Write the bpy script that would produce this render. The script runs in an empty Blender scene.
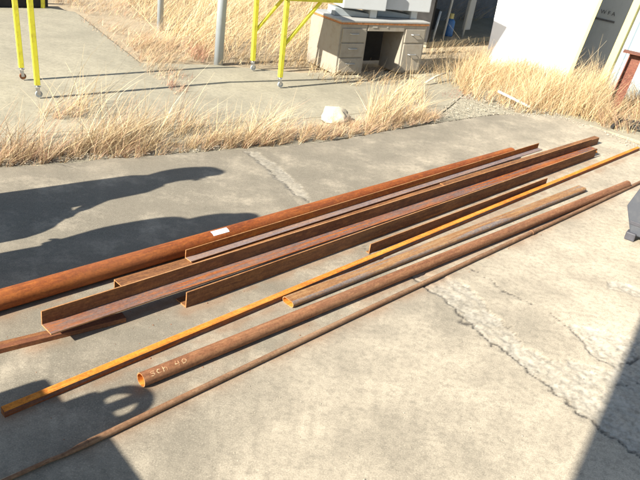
import bpy, bmesh, math, random
import numpy as np
from mathutils import Vector, Matrix

random.seed(7)
rng = np.random.default_rng(11)
R = math.radians
scene = bpy.context.scene

# ------------------------------------------------------------------ camera
CAM_H, F_PX, PITCH, ROLL = 2.25, 690.0, R(27.3), R(-9.2)
fwd = Vector((0, math.cos(PITCH), -math.sin(PITCH)))
r0 = Vector((1, 0, 0)); d0 = Vector((0, -math.sin(PITCH), -math.cos(PITCH)))
RT = r0 * math.cos(ROLL) + d0 * math.sin(ROLL)
DN = -r0 * math.sin(ROLL) + d0 * math.cos(ROLL)
cd = bpy.data.cameras.new('camera'); cam = bpy.data.objects.new('camera', cd)
scene.collection.objects.link(cam)
cd.sensor_width = 36; cd.lens = F_PX / 640 * 36; cd.clip_start = 0.05; cd.clip_end = 1500
M = Matrix((RT, -DN, -fwd)).transposed().to_4x4(); M.translation = Vector((0, 0, CAM_H))
cam.matrix_world = M
scene.camera = cam

# ------------------------------------------------------------------ light
SUN_AZ, SUN_EL = R(225.5), R(33)          # compass azimuth the light comes from
w = bpy.data.worlds.new('World'); scene.world = w; w.use_nodes = True
nt = w.node_tree; bg = nt.nodes['Background']
sky = nt.nodes.new('ShaderNodeTexSky'); sky.sky_type = 'NISHITA'; sky.sun_disc = False
sky.sun_elevation = SUN_EL; sky.sun_rotation = SUN_AZ
nt.links.new(sky.outputs[0], bg.inputs[0]); bg.inputs[1].default_value = 0.066
sd = bpy.data.lights.new('sun', 'SUN'); sun = bpy.data.objects.new('sun', sd)
scene.collection.objects.link(sun)
sd.energy = 5.0; sd.angle = R(0.53); sd.color = (1.0, 0.94, 0.84)
tosun = Vector((math.sin(SUN_AZ) * math.cos(SUN_EL), math.cos(SUN_AZ) * math.cos(SUN_EL), math.sin(SUN_EL)))
sun.rotation_euler = tosun.to_track_quat('Z', 'Y').to_euler()
scene.view_settings.view_transform = 'Standard'; scene.view_settings.look = 'None'
scene.view_settings.exposure = 1.32; scene.view_settings.gamma = 1
scene.view_settings.use_curve_mapping = False

# ------------------------------------------------------------------ helpers
def G(x, y, z=0.0):
    """ground point (at height z) seen at photo pixel x, y"""
    d = (x - 320) / F_PX * RT + (y - 240) / F_PX * DN + fwd
    t = (z - CAM_H) / d.z
    return Vector((0, 0, CAM_H)) + d * t

def link(o, parent=None):
    scene.collection.objects.link(o)
    if parent: o.parent = parent
    return o

def tag(o, label=None, cat=None, group=None, kind=None):
    if label: o['label'] = label
    if cat: o['category'] = cat
    if group: o['group'] = group
    if kind: o['kind'] = kind
    return o

def empty(name, loc, rz=0):
    o = bpy.data.objects.new(name, None); link(o)
    o.location = loc; o.rotation_euler = (0, 0, rz); return o

def mesh_obj(name, verts, faces, mat, parent=None, smooth=False, midx=None):
    me = bpy.data.meshes.new(name); me.from_pydata([tuple(v) for v in verts], [], faces)
    for m in (mat if isinstance(mat, (list, tuple)) else [mat]): me.materials.append(m)
    if midx is not None: me.polygons.foreach_set('material_index', midx)
    if smooth: me.polygons.foreach_set('use_smooth', [True] * len(me.polygons))
    me.update()
    return link(bpy.data.objects.new(name, me), parent)

def bm_obj(name, bm, mat, parent=None, smooth=False, bevel=0):
    if bevel:
        bmesh.ops.bevel(bm, geom=list(bm.edges), offset=bevel, segments=2, affect='EDGES', profile=0.6)
    bmesh.ops.recalc_face_normals(bm, faces=bm.faces)
    me = bpy.data.meshes.new(name); bm.to_mesh(me); bm.free()
    for m in (mat if isinstance(mat, (list, tuple)) else [mat]): me.materials.append(m)
    if smooth: me.polygons.foreach_set('use_smooth', [True] * len(me.polygons))
    return link(bpy.data.objects.new(name, me), parent)

def box(bm, lo, hi, mat4=None):
    vs = [Vector((x, y, z)) for x in (lo[0], hi[0]) for y in (lo[1], hi[1]) for z in (lo[2], hi[2])]
    if mat4 is not None: vs = [mat4 @ v for v in vs]
    v = [bm.verts.new(p) for p in vs]
    for f in ((0, 1, 3, 2), (4, 6, 7, 5), (0, 4, 5, 1), (2, 3, 7, 6), (0, 2, 6, 4), (1, 5, 7, 3)):
        bm.faces.new([v[i] for i in f])
    return v

def beam(bm, a, b, wd, ht, upv=Vector((0, 0, 1))):
    a = Vector(a); b = Vector(b); d = (b - a); L = d.length; d.normalize()
    if abs(d.dot(upv)) > .98: upv = Vector((0, 1, 0))
    s = d.cross(upv).normalized(); u = s.cross(d)
    m = Matrix((d, s, u)).transposed().to_4x4(); m.translation = a
    return box(bm, (0, -wd / 2, -ht / 2), (L, wd / 2, ht / 2), m)

def tube(bm, pts, rads, n=16, cap=True):
    pts = [Vector(p) for p in pts]; rings = []
    for i, p in enumerate(pts):
        d = (pts[min(i + 1, len(pts) - 1)] - pts[max(i - 1, 0)]).normalized()
        up = Vector((0, 0, 1)) if abs(d.z) < .95 else Vector((1, 0, 0))
        s = d.cross(up).normalized(); u = s.cross(d)
        r = rads[i] if isinstance(rads, (list, tuple)) else rads
        rings.append([bm.verts.new(p + r * (math.cos(2 * math.pi * k / n) * s + math.sin(2 * math.pi * k / n) * u)) for k in range(n)])
    for a, b in zip(rings, rings[1:]):
        for k in range(n):
            bm.faces.new((a[k], a[(k + 1) % n], b[(k + 1) % n], b[k]))
    if cap:
        bm.faces.new(rings[0]); bm.faces.new(rings[-1][::-1])
    return rings

# value noise in numpy
def vnoise(x, y, scale, seed, octaves=4, gain=.5):
    out = np.zeros_like(x); amp = 1.0; tot = 0
    for o in range(octaves):
        r = np.random.default_rng(seed + o * 17); T = r.random((256, 256))
        fx = x * scale; fy = y * scale
        ix = np.floor(fx).astype(int); iy = np.floor(fy).astype(int)
        tx = fx - ix; ty = fy - iy; tx = tx * tx * (3 - 2 * tx); ty = ty * ty * (3 - 2 * ty)
        a = T[ix % 256, iy % 256]; b = T[(ix + 1) % 256, iy % 256]
        c = T[ix % 256, (iy + 1) % 256]; d = T[(ix + 1) % 256, (iy + 1) % 256]
        out += amp * ((a * (1 - tx) + b * tx) * (1 - ty) + (c * (1 - tx) + d * tx) * ty)
        tot += amp; amp *= gain; scale *= 2.03
    return out / tot

# ------------------------------------------------------------------ materials
class NT:
    def __init__(s, name):
        s.m = bpy.data.materials.new(name); s.m.use_nodes = True
        s.t = s.m.node_tree; s.b = s.t.nodes['Principled BSDF']; s.l = s.t.links
    def n(s, typ, **kw):
        nd = s.t.nodes.new(typ)
        for k, v in kw.items():
            if k in nd.inputs: nd.inputs[k].default_value = v
            else: setattr(nd, k, v)
        return nd
    def coord(s, scale=(1, 1, 1), kind='Object'):
        tc = s.n('ShaderNodeTexCoord'); mp = s.n('ShaderNodeMapping'); mp.inputs['Scale'].default_value = scale
        s.l.new(tc.outputs[kind], mp.inputs['Vector']); return mp.outputs[0]
    def noise(s, vec, scale, detail=4, rough=.55):
        nd = s.n('ShaderNodeTexNoise'); nd.inputs['Scale'].default_value = scale
        nd.inputs['Detail'].default_value = detail; nd.inputs['Roughness'].default_value = rough
        s.l.new(vec, nd.inputs['Vector']); return nd.outputs['Fac']
    def ramp(s, fac, stops):
        r = s.n('ShaderNodeValToRGB'); e = r.color_ramp.elements
        while len(e) < len(stops): e.new(.5)
        for el, (p, c) in zip(e, stops):
            el.position = p; el.color = (*c, 1) if not isinstance(c, (int, float)) else (c, c, c, 1)
        s.l.new(fac, r.inputs[0]); return r.outputs[0]
    def mix(s, fac, a, b, mode='MIX'):
        m = s.n('ShaderNodeMix'); m.data_type = 'RGBA'; m.blend_type = mode
        for sock, v in ((m.inputs[0], fac), (m.inputs[6], a), (m.inputs[7], b)):
            if isinstance(v, bpy.types.NodeSocket): s.l.new(v, sock)
            elif isinstance(v, (int, float)): sock.default_value = v if sock.type == 'VALUE' else (v, v, v, 1)
            else: sock.default_value = (*v, 1)
        return m.outputs[2]
    def bump(s, h, strength, dist=.002):
        b = s.n('ShaderNodeBump'); b.inputs['Strength'].default_value = strength; b.inputs['Distance'].default_value = dist
        s.l.new(h, b.inputs['Height']); s.l.new(b.outputs[0], s.b.inputs['Normal'])
    def col(s, c): 
        if isinstance(c, bpy.types.NodeSocket): s.l.new(c, s.b.inputs['Base Color'])
        else: s.b.inputs['Base Color'].default_value = (*c, 1)
    def rough(s, v):
        if isinstance(v, bpy.types.NodeSocket): s.l.new(v, s.b.inputs['Roughness'])
        else: s.b.inputs['Roughness'].default_value = v
    def attr(s, name):
        a = s.n('ShaderNodeAttribute'); a.attribute_name = name; return a

def rust(name, base, dark, light, scale_amt=0.0, scale_col=(.16, .15, .16), streak=(.6, 14, 14), rough=.8):
    k = NT(name)
    st = k.coord((streak[0], streak[1], streak[2])); ob = k.coord()
    fine = k.noise(ob, 70, 6, .75); big = k.noise(k.coord((2, 9, 9)), 1.6, 5, .6); stn = k.noise(st, 2.2, 5, .6)
    c = k.mix(k.ramp(big, [(.38, 0.0), (.66, 1.0)]), dark, base)
    c = k.mix(k.ramp(stn, [(.47, 0.0), (.7, .8)]), c, light)
    if scale_amt > 0:
        lo = .72 - .45 * scale_amt
        c = k.mix(k.ramp(k.noise(k.coord((.5, 20, 20)), 1.7, 6, .65), [(lo, 0.0), (lo + .07, .9)]), c, scale_col)
    c = k.mix(k.ramp(fine, [(.35, .55), (.62, 1.0)]), (.03, .012, .006), c)
    c = k.mix(k.ramp(k.noise(k.coord((3, 12, 12)), 5, 6, .75), [(.50, 0.0), (.68, .7)]), c, light)
    c = k.mix(k.ramp(k.noise(k.coord((2.2, 10, 10)), 3.1, 6, .7), [(.52, 0.0), (.70, .75)]), c, dark)
    c = k.mix(k.ramp(k.noise(k.coord((1, 3, 3)), 1.1, 3, .5), [(.48, 0.0), (.66, .16)]), c, tuple(.5 * v + .5 * w for v, w in zip(light, (.30, .22, .15))))
    speck = k.noise(ob, 260, 3, .8)
    c = k.mix(k.ramp(speck, [(.62, 0.0), (.72, .35)]), c, light)
    k.b.inputs['Specular IOR Level'].default_value = .22
    k.col(c); k.rough(rough)
    k.bump(k.mix(.4, fine, speck), .7, .0015)
    return k.m

def metal_paint(name, c, dirt=(.2, .15, .08), amt=.35, rough=.45, sc=8):
    k = NT(name); ob = k.coord()
    n1 = k.noise(ob, sc, 6, .65); n2 = k.noise(k.coord((4, 4, .7)), sc * 1.5, 4, .6)
    cc = k.mix(k.ramp(n1, [(.5, 0.0), (.78, amt)]), c, dirt)
    cc = k.mix(k.ramp(n2, [(.55, 0.0), (.75, amt * .6)]), cc, tuple(v * .7 for v in c))
    k.col(cc); k.rough(k.ramp(n1, [(.3, rough - .08), (.8, rough + .3)]))
    k.bump(k.noise(ob, 14, 3), .12, .004)
    return k.m

def plain(name, c, rough=.7, var=.2, sc=20):
    k = NT(name); n1 = k.noise(k.coord(), sc, 5, .6)
    k.col(k.mix(k.ramp(n1, [(.3, 0.0), (.7, 1.0)]), tuple(v * (1 - var) for v in c), tuple(min(1, v * (1 + var)) for v in c)))
    k.rough(rough); k.bump(n1, .2, .003); return k.m

RUST = {
    'red':    rust('rust_red_pipe', (.33, .088, .020), (.20, .052, .017), (.44, .14, .028), 0, streak=(.5, 9, 9), rough=.72),
    'orange': rust('rust_bright_orange', (.74, .28, .03), (.56, .17, .025), (.80, .36, .06), 0),
    'deep':   rust('rust_deep_red', (.36, .098, .024), (.21, .058, .019), (.47, .16, .035), .56, (.15, .12, .115)),
    'brown':  rust('rust_dark_brown', (.25, .108, .045), (.145, .064, .03), (.38, .17, .055), .12, (.1, .085, .08)),
    'scale':  rust('mill_scale_grey', (.25, .225, .235), (.19, .155, .155), (.38, .22, .13), 0, rough=.6),
    'angle':  rust('rust_orange_red', (.52, .16, .028), (.38, .105, .024), (.62, .24, .04), .0),
    'pink':   rust('rust_pinkish_brown', (.31, .138, .065), (.22, .092, .044), (.42, .215, .10), 0, streak=(.4, 16, 16), rough=.7),
    'rod':    rust('rust_tan_brown', (.30, .16, .082), (.20, .105, .056), (.39, .24, .135), .1, (.17, .14, .12), rough=.7),
    'tan':    rust('rust_striped_tan', (.36, .19, .078), (.26, .12, .05), (.46, .29, .13), .55, (.21, .19, .185), streak=(.25, 30, 30)),
    'low':    rust('rust_dull_low_bar', (.22, .085, .04), (.13, .05, .03), (.32, .14, .05), 0),  # duller, darker brown rust for the low flat bar
    'edge':   rust('rust_light_edge', (.48, .24, .09), (.34, .15, .055), (.58, .33, .15), 0),
}
M_yellow = metal_paint('yellow_paint', (.72, .66, .04), (.22, .12, .04), .6, .55, 14)
M_galv = metal_paint('galvanised_pipe', (.40, .45, .48), (.28, .27, .25), .3, .5, 12)
M_desk = metal_paint('beige_grey_enamel', (.32, .285, .225), (.19, .13, .08), .45, .55, 9)
M_desktop = metal_paint('grey_desk_top', (.34, .34, .32), (.2, .17, .13), .35, .5, 8)
M_trim = plain('rusty_orange_trim', (.40, .16, .05), .7, .4, 30)
M_white = metal_paint('white_enamel', (.86, .86, .82), (.55, .45, .3), .14, .5, 4)
M_lightgrey = metal_paint('light_grey_machine_paint', (.42, .44, .44), (.3, .28, .25), .2, .5, 9)
M_midgrey = metal_paint('mid_grey_machine_paint', (.27, .30, .31), (.2, .18, .16), .25, .55, 9)
M_steel = plain('bright_steel', (.5, .5, .48), .35, .2)
M_steel.node_tree.nodes['Principled BSDF'].inputs['Metallic'].default_value = .8
M_rubber = plain('black_rubber', (.035, .035, .035), .7)
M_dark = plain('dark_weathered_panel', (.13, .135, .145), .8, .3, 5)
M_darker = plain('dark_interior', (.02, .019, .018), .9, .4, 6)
M_greywall = metal_paint('grey_panel', (.36, .39, .42), (.15, .14, .13), .3, .6, 3)
M_cream = metal_paint('cream_painted_post', (.66, .56, .22), (.4, .3, .15), .3, .6, 8)
M_siding = metal_paint('pale_blue_siding', (.33, .41, .45), (.4, .35, .3), .25, .5, 3)
M_blue = plain('blue_plastic', (.04, .14, .36), .5)
M_bluecloth = plain('blue_tarp', (.12, .28, .62), .6)
M_redsteel = rust('red_oxide_steel', (.21, .08, .055), (.14, .055, .04), (.30, .13, .08), 0)
M_ink = plain('black_lettering', (.09, .09, .10), .8)
M_chalk = NT('chalk_writing'); 
_c = M_chalk.noise(M_chalk.coord(), 60, 3)
M_chalk.col(M_chalk.ramp(_c, [(.42, (.42, .21, .10)), (.64, (.66, .50, .28))])); M_chalk.rough(.9); M_chalk = M_chalk.m
M_tag = plain('white_paper_tag', (.82, .80, .76), .6, .05)
M_stone = plain('pale_stone', (.54, .47, .34), .9, .35, 14)
M_plank = plain('grey_white_board', (.62, .62, .60), .8, .15)
M_casegrey = metal_paint('grey_plastic_case', (.06, .066, .078), (.2, .19, .17), .3, .5, 10)
M_caseblack = plain('black_plastic_case', (.06, .06, .07), .55)

# concrete driven by vertex attributes for spalls, stains with painted flare, and cracks
def concrete(name, lo, hi, use_attr=True):
    k = NT(name); ob = k.coord()
    f1 = k.noise(ob, 3.2, 8, .68); f2 = k.noise(ob, 140, 5, .8); f3 = k.noise(ob, 26, 6, .7)
    if use_attr:
        a = k.attr('stain_and_flare').outputs['Fac']
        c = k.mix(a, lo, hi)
    else:
        c = k.mix(k.ramp(k.noise(ob, .5, 4), [(.35, 0.0), (.65, 1.0)]), lo, hi)
    c = k.mix(k.ramp(f1, [(.34, .25), (.52, 0.0)]), c, tuple(v * .62 for v in lo))
    c = k.mix(k.ramp(f1, [(.52, 0.0), (.72, .35)]), c, tuple(min(.8, v * 1.2) for v in hi))
    c = k.mix(k.ramp(f3, [(.32, .5), (.55, 0.0)]), c, tuple(v * .7 for v in lo))
    c = k.mix(k.ramp(f2, [(.34, .45), (.52, 0.0)]), c, tuple(v * .45 for v in lo))
    c = k.mix(k.ramp(f2, [(.56, 0.0), (.72, .4)]), c, tuple(min(.85, v * 1.5) for v in hi))
    if use_attr:
        s = k.attr('spall').outputs['Fac']
        sp = k.mix(k.ramp(f3, [(.35, 0.0), (.62, 1.0)]), (.34, .31, .245), (.53, .49, .405))
        mm_ = k.n('ShaderNodeMath', operation='MULTIPLY'); k.l.new(s, mm_.inputs[0]); mm_.inputs[1].default_value = .6
        c = k.mix(mm_.outputs[0], c, sp)
        c = k.mix(k.attr('rust').outputs['Fac'], c, (.26, .13, .06))
        c = k.mix(k.attr('crack').outputs['Fac'], c, (.045, .04, .035))
    k.b.inputs['Specular IOR Level'].default_value = .25
    k.col(c); k.rough(.92)
    k.bump(k.mix(.5, f2, f3), .55, .003)
    return k.m
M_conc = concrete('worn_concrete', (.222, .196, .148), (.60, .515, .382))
M_conc2 = concrete('rear_concrete', (.27, .247, .182), (.38, .343, .25), False)
M_soil = NT('dry_soil_and_straw'); _o = M_soil.coord(); _f = M_soil.noise(_o, 6, 8, .7); _g = M_soil.noise(_o, 60, 6, .8)
M_soil.col(M_soil.mix(M_soil.ramp(_g, [(.35, .5), (.6, 0.0)]), M_soil.ramp(_f, [(.35, (.42, .34, .22)), (.65, (.56, .47, .32))]), (.28, .2, .12)))
M_soil.rough(1); M_soil.bump(_g, 1, .02); M_soil = M_soil.m

def grass_mat(name):
    k = NT(name); a = k.attr('tint').outputs['Color']
    k.col(a); k.rough(.6)
    k.b.inputs['Specular IOR Level'].default_value = .25
    tr = k.n('ShaderNodeBsdfTranslucent'); k.l.new(a, tr.inputs[0])
    mx = k.n('ShaderNodeMixShader'); mx.inputs[0].default_value = .25
    k.l.new(k.b.outputs[0], mx.inputs[1]); k.l.new(tr.outputs[0], mx.inputs[2])
    k.l.new(mx.outputs[0], k.t.nodes['Material Output'].inputs['Surface'])
    return k.m
M_grass = grass_mat('dry_grass_blades')

# ------------------------------------------------------------------ ground
def P2(pts): return np.array([G(*p)[:2] for p in pts])
def in_poly(X, Y, poly):
    ins = np.zeros(X.shape, bool); n = len(poly)
    for i in range(n):
        x1, y1 = poly[i]; x2, y2 = poly[(i + 1) % n]
        if y1 == y2: continue
        c = ((y1 > Y) != (y2 > Y)) & (X < (x2 - x1) * (Y - y1) / (y2 - y1) + x1)
        ins ^= c
    return ins
def dist_line(X, Y, pl):
    D = np.full(X.shape, 1e9)
    for (x1, y1), (x2, y2) in zip(pl, pl[1:]):
        dx, dy = x2 - x1, y2 - y1; t = np.clip(((X - x1) * dx + (Y - y1) * dy) / (dx * dx + dy * dy + 1e-12), 0, 1)
        D = np.minimum(D, np.hypot(X - x1 - t * dx, Y - y1 - t * dy))
    return D

edge_img = [(-60, 175), (0, 168), (60, 163), (120, 158), (200, 152), (280, 146), (340, 139), (400, 129), (440, 122), (480, 116), (515, 113), (560, 116), (596, 127), (640, 145), (700, 172)]
edge = P2(edge_img)

def slab():
    xs = np.concatenate([np.arange(-7, -2.6, .15), np.arange(-2.6, 4.8, .0125), np.arange(4.8, 9, .15)])
    ys = np.concatenate([np.arange(-5, 1.7, .2), np.arange(1.7, 7.6, .0125), np.arange(7.6, 9.8, .03)])
    X, Y = np.meshgrid(xs, ys); Z = np.zeros_like(X)
    jx = (vnoise(X, Y, 9, 3) - .5) * .03; jy = (vnoise(X, Y, 9, 33) - .5) * .03
    jx2 = (vnoise(X, Y, 24, 5) - .5) * .07; jy2 = (vnoise(X, Y, 24, 53) - .5) * .07
    jx = jx * 2; jy = jy * 2
    XX = X + jx + jx2; YY = Y + jy + jy2
    spA = P2([(455, 305), (440, 297), (412, 279), (420, 273), (440, 276), (458, 279), (475, 293), (492, 312), (510, 331), (525, 345), (545, 356), (565, 361), (582, 361), (606, 371), (628, 361), (660, 352), (760, 420), (640, 455), (595, 424), (565, 399), (530, 371), (500, 346), (472, 327)])
    spB = P2([(572, 325), (600, 329), (640, 342), (640, 356), (620, 366), (600, 361), (588, 350), (577, 336)])
    spC = P2([(244, 151), (258, 153), (276, 164), (294, 180), (312, 199), (306, 203), (290, 190), (270, 174)])
    spD = P2([(605, 282), (618, 281), (640, 290), (650, 300), (632, 295), (612, 288)])
    sp = np.zeros_like(X)
    for pl in (spA, spB, spC, spD):
        sp = np.maximum(sp, in_poly(XX, YY, pl).astype(float) * (.6 if pl is spC else 1) )
    tex = vnoise(X * .72 + Y * .72, (Y - X) * .35, 34, 77, 3, .6)
    sp *= np.clip(.35 + 1.5 * (vnoise(X, Y, 14, 79, 4, .6) - .25) + (tex - .5) * .8, 0, 1)
    # thin pale fringe
    frag = vnoise(X, Y, 22, 71)
    near = dist_line(XX, YY, P2([(380, 258), (415, 276), (455, 300)]))
    sp = np.maximum(sp, ((near < .035) & (frag > .47)).astype(float) * .6)
    rough = vnoise(X * .9 + Y * .5, (Y - X) * .8, 42, 9, 3, .8)
    Z -= sp * (.004 + .009 * rough)
    c1 = P2([(246, 152), (262, 165), (280, 180), (296, 193), (312, 205)])
    c2 = P2([(366, 246), (374, 262), (380, 262)])
    c3 = P2([(412, 277), (455, 305), (462, 320), (480, 333), (500, 347), (530, 372), (552, 390), (565, 401), (595, 426), (640, 458), (700, 500)])
    c4 = P2([(470, 266), (488, 277), (505, 291), (535, 306), (552, 315), (577, 332), (586, 347), (600, 361), (622, 367), (640, 358)])
    c5 = P2([(455, 279), (475, 294), (495, 315), (525, 345), (545, 357), (580, 361)])
    c6 = P2([(618, 384), (640, 382), (690, 392)])
    dk = np.zeros_like(X)
    wv = vnoise(X, Y, 12, 91)
    for c, wd, s in ((c1, .010, .8), (c2, .014, .85), (c3, .013, .85), (c4, .010, .75), (c5, .007, .5), (c6, .011, .8)):
        d = dist_line(XX, YY, c); ww = wd * np.clip(2.2 * wv - .45, .06, 2)
        m = np.clip(1.3 - d / ww, 0, 1); dk = np.maximum(dk, m * s); Z -= .006 * m
    # open texture of the spalled face
    hol = (rough < .40) & (sp > .5); dk = np.maximum(dk, hol * .25)
    Z += (vnoise(X, Y, 1.2, 61, 3) - .5) * .006
    # lens flare painted brighter to the right, plus stains and edge dirt
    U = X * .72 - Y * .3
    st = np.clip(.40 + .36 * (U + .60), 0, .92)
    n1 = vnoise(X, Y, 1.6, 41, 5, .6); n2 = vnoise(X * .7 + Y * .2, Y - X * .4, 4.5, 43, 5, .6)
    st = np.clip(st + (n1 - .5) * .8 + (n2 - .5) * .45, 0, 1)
    rs = np.zeros_like(X)
    for q0, q1 in (((0, 318), (510, 162)), ((30, 350), (590, 162)), ((186, 312), (594, 160)), ((369, 257), (545, 189)), ((5, 422), (638, 154)), ((141, 392), (627, 190)), ((88, 447), (640, 184))):
        rs = np.maximum(rs, np.exp(-dist_line(X, Y, P2([q0, q1])) / .035))
    rs = np.clip(rs * (vnoise(X, Y, 5, 121, 4, .6) - .28) * 1.8, 0, .38)
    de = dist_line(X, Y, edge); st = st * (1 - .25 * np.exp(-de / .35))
    ny, nx = X.shape
    keepc = in_poly(X + jx, Y + jy, np.vstack([edge, [[12, 5], [12, -9], [-12, -9], [-12, -2]]]))
    idx = np.arange(nx * ny).reshape(ny, nx)
    kf = keepc[:-1, :-1] & keepc[1:, :-1] & keepc[:-1, 1:] & keepc[1:, 1:]
    F = np.stack([idx[:-1, :-1], idx[:-1, 1:], idx[1:, 1:], idx[1:, :-1]], -1)[kf]
    used = np.zeros(nx * ny, bool); used[F.ravel()] = True; remap = np.cumsum(used) - 1; F = remap[F]
    V = np.stack([X, Y, Z], -1).reshape(-1, 3)[used]
    me = bpy.data.meshes.new('concrete_slab')
    me.vertices.add(len(V)); me.vertices.foreach_set('co', V.ravel())
    me.loops.add(F.size); me.loops.foreach_set('vertex_index', F.ravel().astype(np.int32))
    me.polygons.add(len(F)); me.polygons.foreach_set('loop_start', np.arange(0, F.size, 4, dtype=np.int32))
    me.update(calc_edges=True)
    me.polygons.foreach_set('use_smooth', np.ones(len(F), bool))
    for nm, A in (('spall', sp), ('stain_and_flare', st), ('crack', dk), ('rust', rs)):
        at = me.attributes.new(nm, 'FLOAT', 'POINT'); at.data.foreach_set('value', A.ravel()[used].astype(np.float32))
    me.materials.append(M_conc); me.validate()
    o = link(bpy.data.objects.new('concrete_slab', me)); tag(o, kind='structure')
slab()

# far ground: one sheet to the horizon, below the slabs
mesh_obj('ground', [(-400, -400, -.05), (400, -400, -.05), (400, 600, -.05), (-400, 600, -.05)], [(0, 1, 2, 3)], M_soil)['kind'] = 'structure'

# rear slabs (butted panels with open joints between them)
uA = Vector((math.sin(R(50)), math.cos(R(50)), 0)); vA = Vector((-math.cos(R(50)), math.sin(R(50)), 0))
def panel_slab(name, pts, z=-.012):
    n = len(pts); V = [Vector((p[0], p[1], z)) for p in pts] + [Vector((p[0], p[1], -.1)) for p in pts]
    mesh_obj(name, V, [tuple(range(n))[::-1]] + [(i, (i + 1) % n, n + (i + 1) % n, n + i) for i in range(n)], M_conc2)['kind'] = 'structure'
ed = [Vector((*e, 0)) for e in edge]
jo = .03
# outlines of the panels, given through the photo pixels their corners show at
panel_slab('rear_pavement', [G(-400, 130.8), G(0, 132.9), G(120, 127.9), G(300, 117.7), G(452, 104), G(470, 88), G(440, 60), G(420, 70), G(300, 72), G(215, 64), G(140, 62), G(75, 11), G(40, 6), G(-120, 2), G(-500, 60)][::-1])
panel_slab('rear_pavement', [G(-400, 176), G(-40, 171.5), G(100, 159), G(300, 144), G(430, 121.5), G(452, 103.5), G(300, 116.5), G(120, 126.6), G(0, 131.6), G(-400, 129)][::-1], -.016)
panel_slab('rear_pavement', [G(430, 122), G(500, 112), G(590, 123), G(660, 146), G(660, 90), G(560, 78), G(478, 70), G(446, 64), G(470.6, 88), G(452.6, 104.3)][::-1], -.02)
# ledge of the open shed floor
# ------------------------------------------------------------------ dry grass (stuff)
def blades(name, polys, label, seed=1):
    """polys: list of (image polygon, density per m2, h0, h1, lean azimuth deg, lean amount, palette, curve)"""
    r = np.random.default_rng(seed); V = []; Fq = []; C = []; base = 0
    for poly, dens, h0, h1, laz, lam, pal, clump in polys:
        P = P2(poly); lo = P.min(0); hi = P.max(0)
        n = int(dens * (hi[0] - lo[0]) * (hi[1] - lo[1]))
        X = r.uniform(lo[0], hi[0], n); Y = r.uniform(lo[1], hi[1], n)
        k = in_poly(X, Y, P); X = X[k]; Y = Y[k]
        if clump > 0:
            nz = vnoise(X + 50, Y + 50, 2.6, seed, 3, .6); nz = (nz - nz.min()) / (np.ptp(nz) + 1e-6)
            k = r.random(len(X)) < np.clip((nz - .5 * clump) * 2.2, .03, 1); X = X[k]; Y = Y[k]; nz = nz[k]
            # pull the roots together into tufts
            cx = np.round(X / .16) * .16 + .05 * np.sin(Y * 31); cy = np.round(Y / .16) * .16 + .05 * np.cos(X * 29)
            X = X * .7 + cx * .3; Y = Y * .7 + cy * .3
        else: nz = np.ones(len(X)) * .7
        n = len(X)
        H = (h0 + (h1 - h0) * r.beta(1.6, 2.6, n)) * (.55 + .6 * nz)
        az = R(laz) + r.normal(0, 1.1, n); L = H * np.clip(r.normal(lam, .38, n), .02, 1.6)
        dx = np.sin(az); dy = np.cos(az)
        wd = r.uniform(.0010, .0030, n) * (1 + .5 * (H > .35))
        fa = r.uniform(0, np.pi, n); sx = np.cos(fa); sy = np.sin(fa)
        lv = 4; T = np.linspace(0, 1, lv)
        pts = np.zeros((n, lv, 2, 3))
        bend = r.uniform(1.0, 1.8, n); droop = r.uniform(-.05, .22, n)
        for i, t in enumerate(T):
            cx = X + dx * L * t ** bend; cy = Y + dy * L * t ** bend
            cz = H * (t - droop * t ** 3 * .8) - .02
            wv = wd * (1 - .85 * t)
            for s, sg in enumerate((-1, 1)):
                pts[:, i, s, 0] = cx + sg * sx * wv; pts[:, i, s, 1] = cy + sg * sy * wv; pts[:, i, s, 2] = cz
        V.append(pts.reshape(-1, 3))
        st = base + np.arange(n)[:, None] * (lv * 2)
        for i in range(lv - 1):
            Fq.append(st + np.array([[2 * i, 2 * i + 1, 2 * i + 3, 2 * i + 2]]))
        pal = np.array(pal); ci = r.integers(0, len(pal), n); col = pal[ci] * r.uniform(.7, 1.2, (n, 1)) * (.62 + .65 * vnoise(X + 90, Y + 90, .9, seed + 5, 3, .6))[:, None] * np.where(r.random((n, 1)) < .12, .45, 1.0)
        cc = np.repeat(col[:, None, :], lv * 2, 1)
        C.append(cc.reshape(-1, 3)); base += n * lv * 2
    V = np.concatenate(V); F = np.concatenate(Fq); C = np.concatenate(C)
    me = bpy.data.meshes.new(name)
    me.vertices.add(len(V)); me.vertices.foreach_set('co', V.ravel())
    me.loops.add(F.size); me.loops.foreach_set('vertex_index', F.ravel().astype(np.int32))
    me.polygons.add(len(F)); me.polygons.foreach_set('loop_start', np.arange(0, F.size, 4, dtype=np.int32))
    me.update(calc_edges=True)
    at = me.color_attributes.new('tint', 'FLOAT_COLOR', 'POINT')
    at.data.foreach_set('color', np.concatenate([np.clip(C, 0, 1), np.ones((len(C), 1))], 1).ravel().astype(np.float32))
    me.materials.append(M_grass)
    o = link(bpy.data.objects.new(name, me)); tag(o, label, 'grass', kind='stuff'); return o

STRAW = [(.74, .59, .34), (.66, .50, .27), (.80, .68, .44), (.56, .38, .20), (.70, .53, .31)]
PINK = [(.66, .44, .29), (.58, .36, .24), (.70, .50, .32), (.46, .28, .18), (.74, .58, .38)]
REDP = [(.40, .15, .11), (.46, .22, .16), (.30, .11, .08), (.52, .36, .25)]
DARKS = [(.22, .15, .09), (.30, .2, .11), (.4, .28, .15)]

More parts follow.
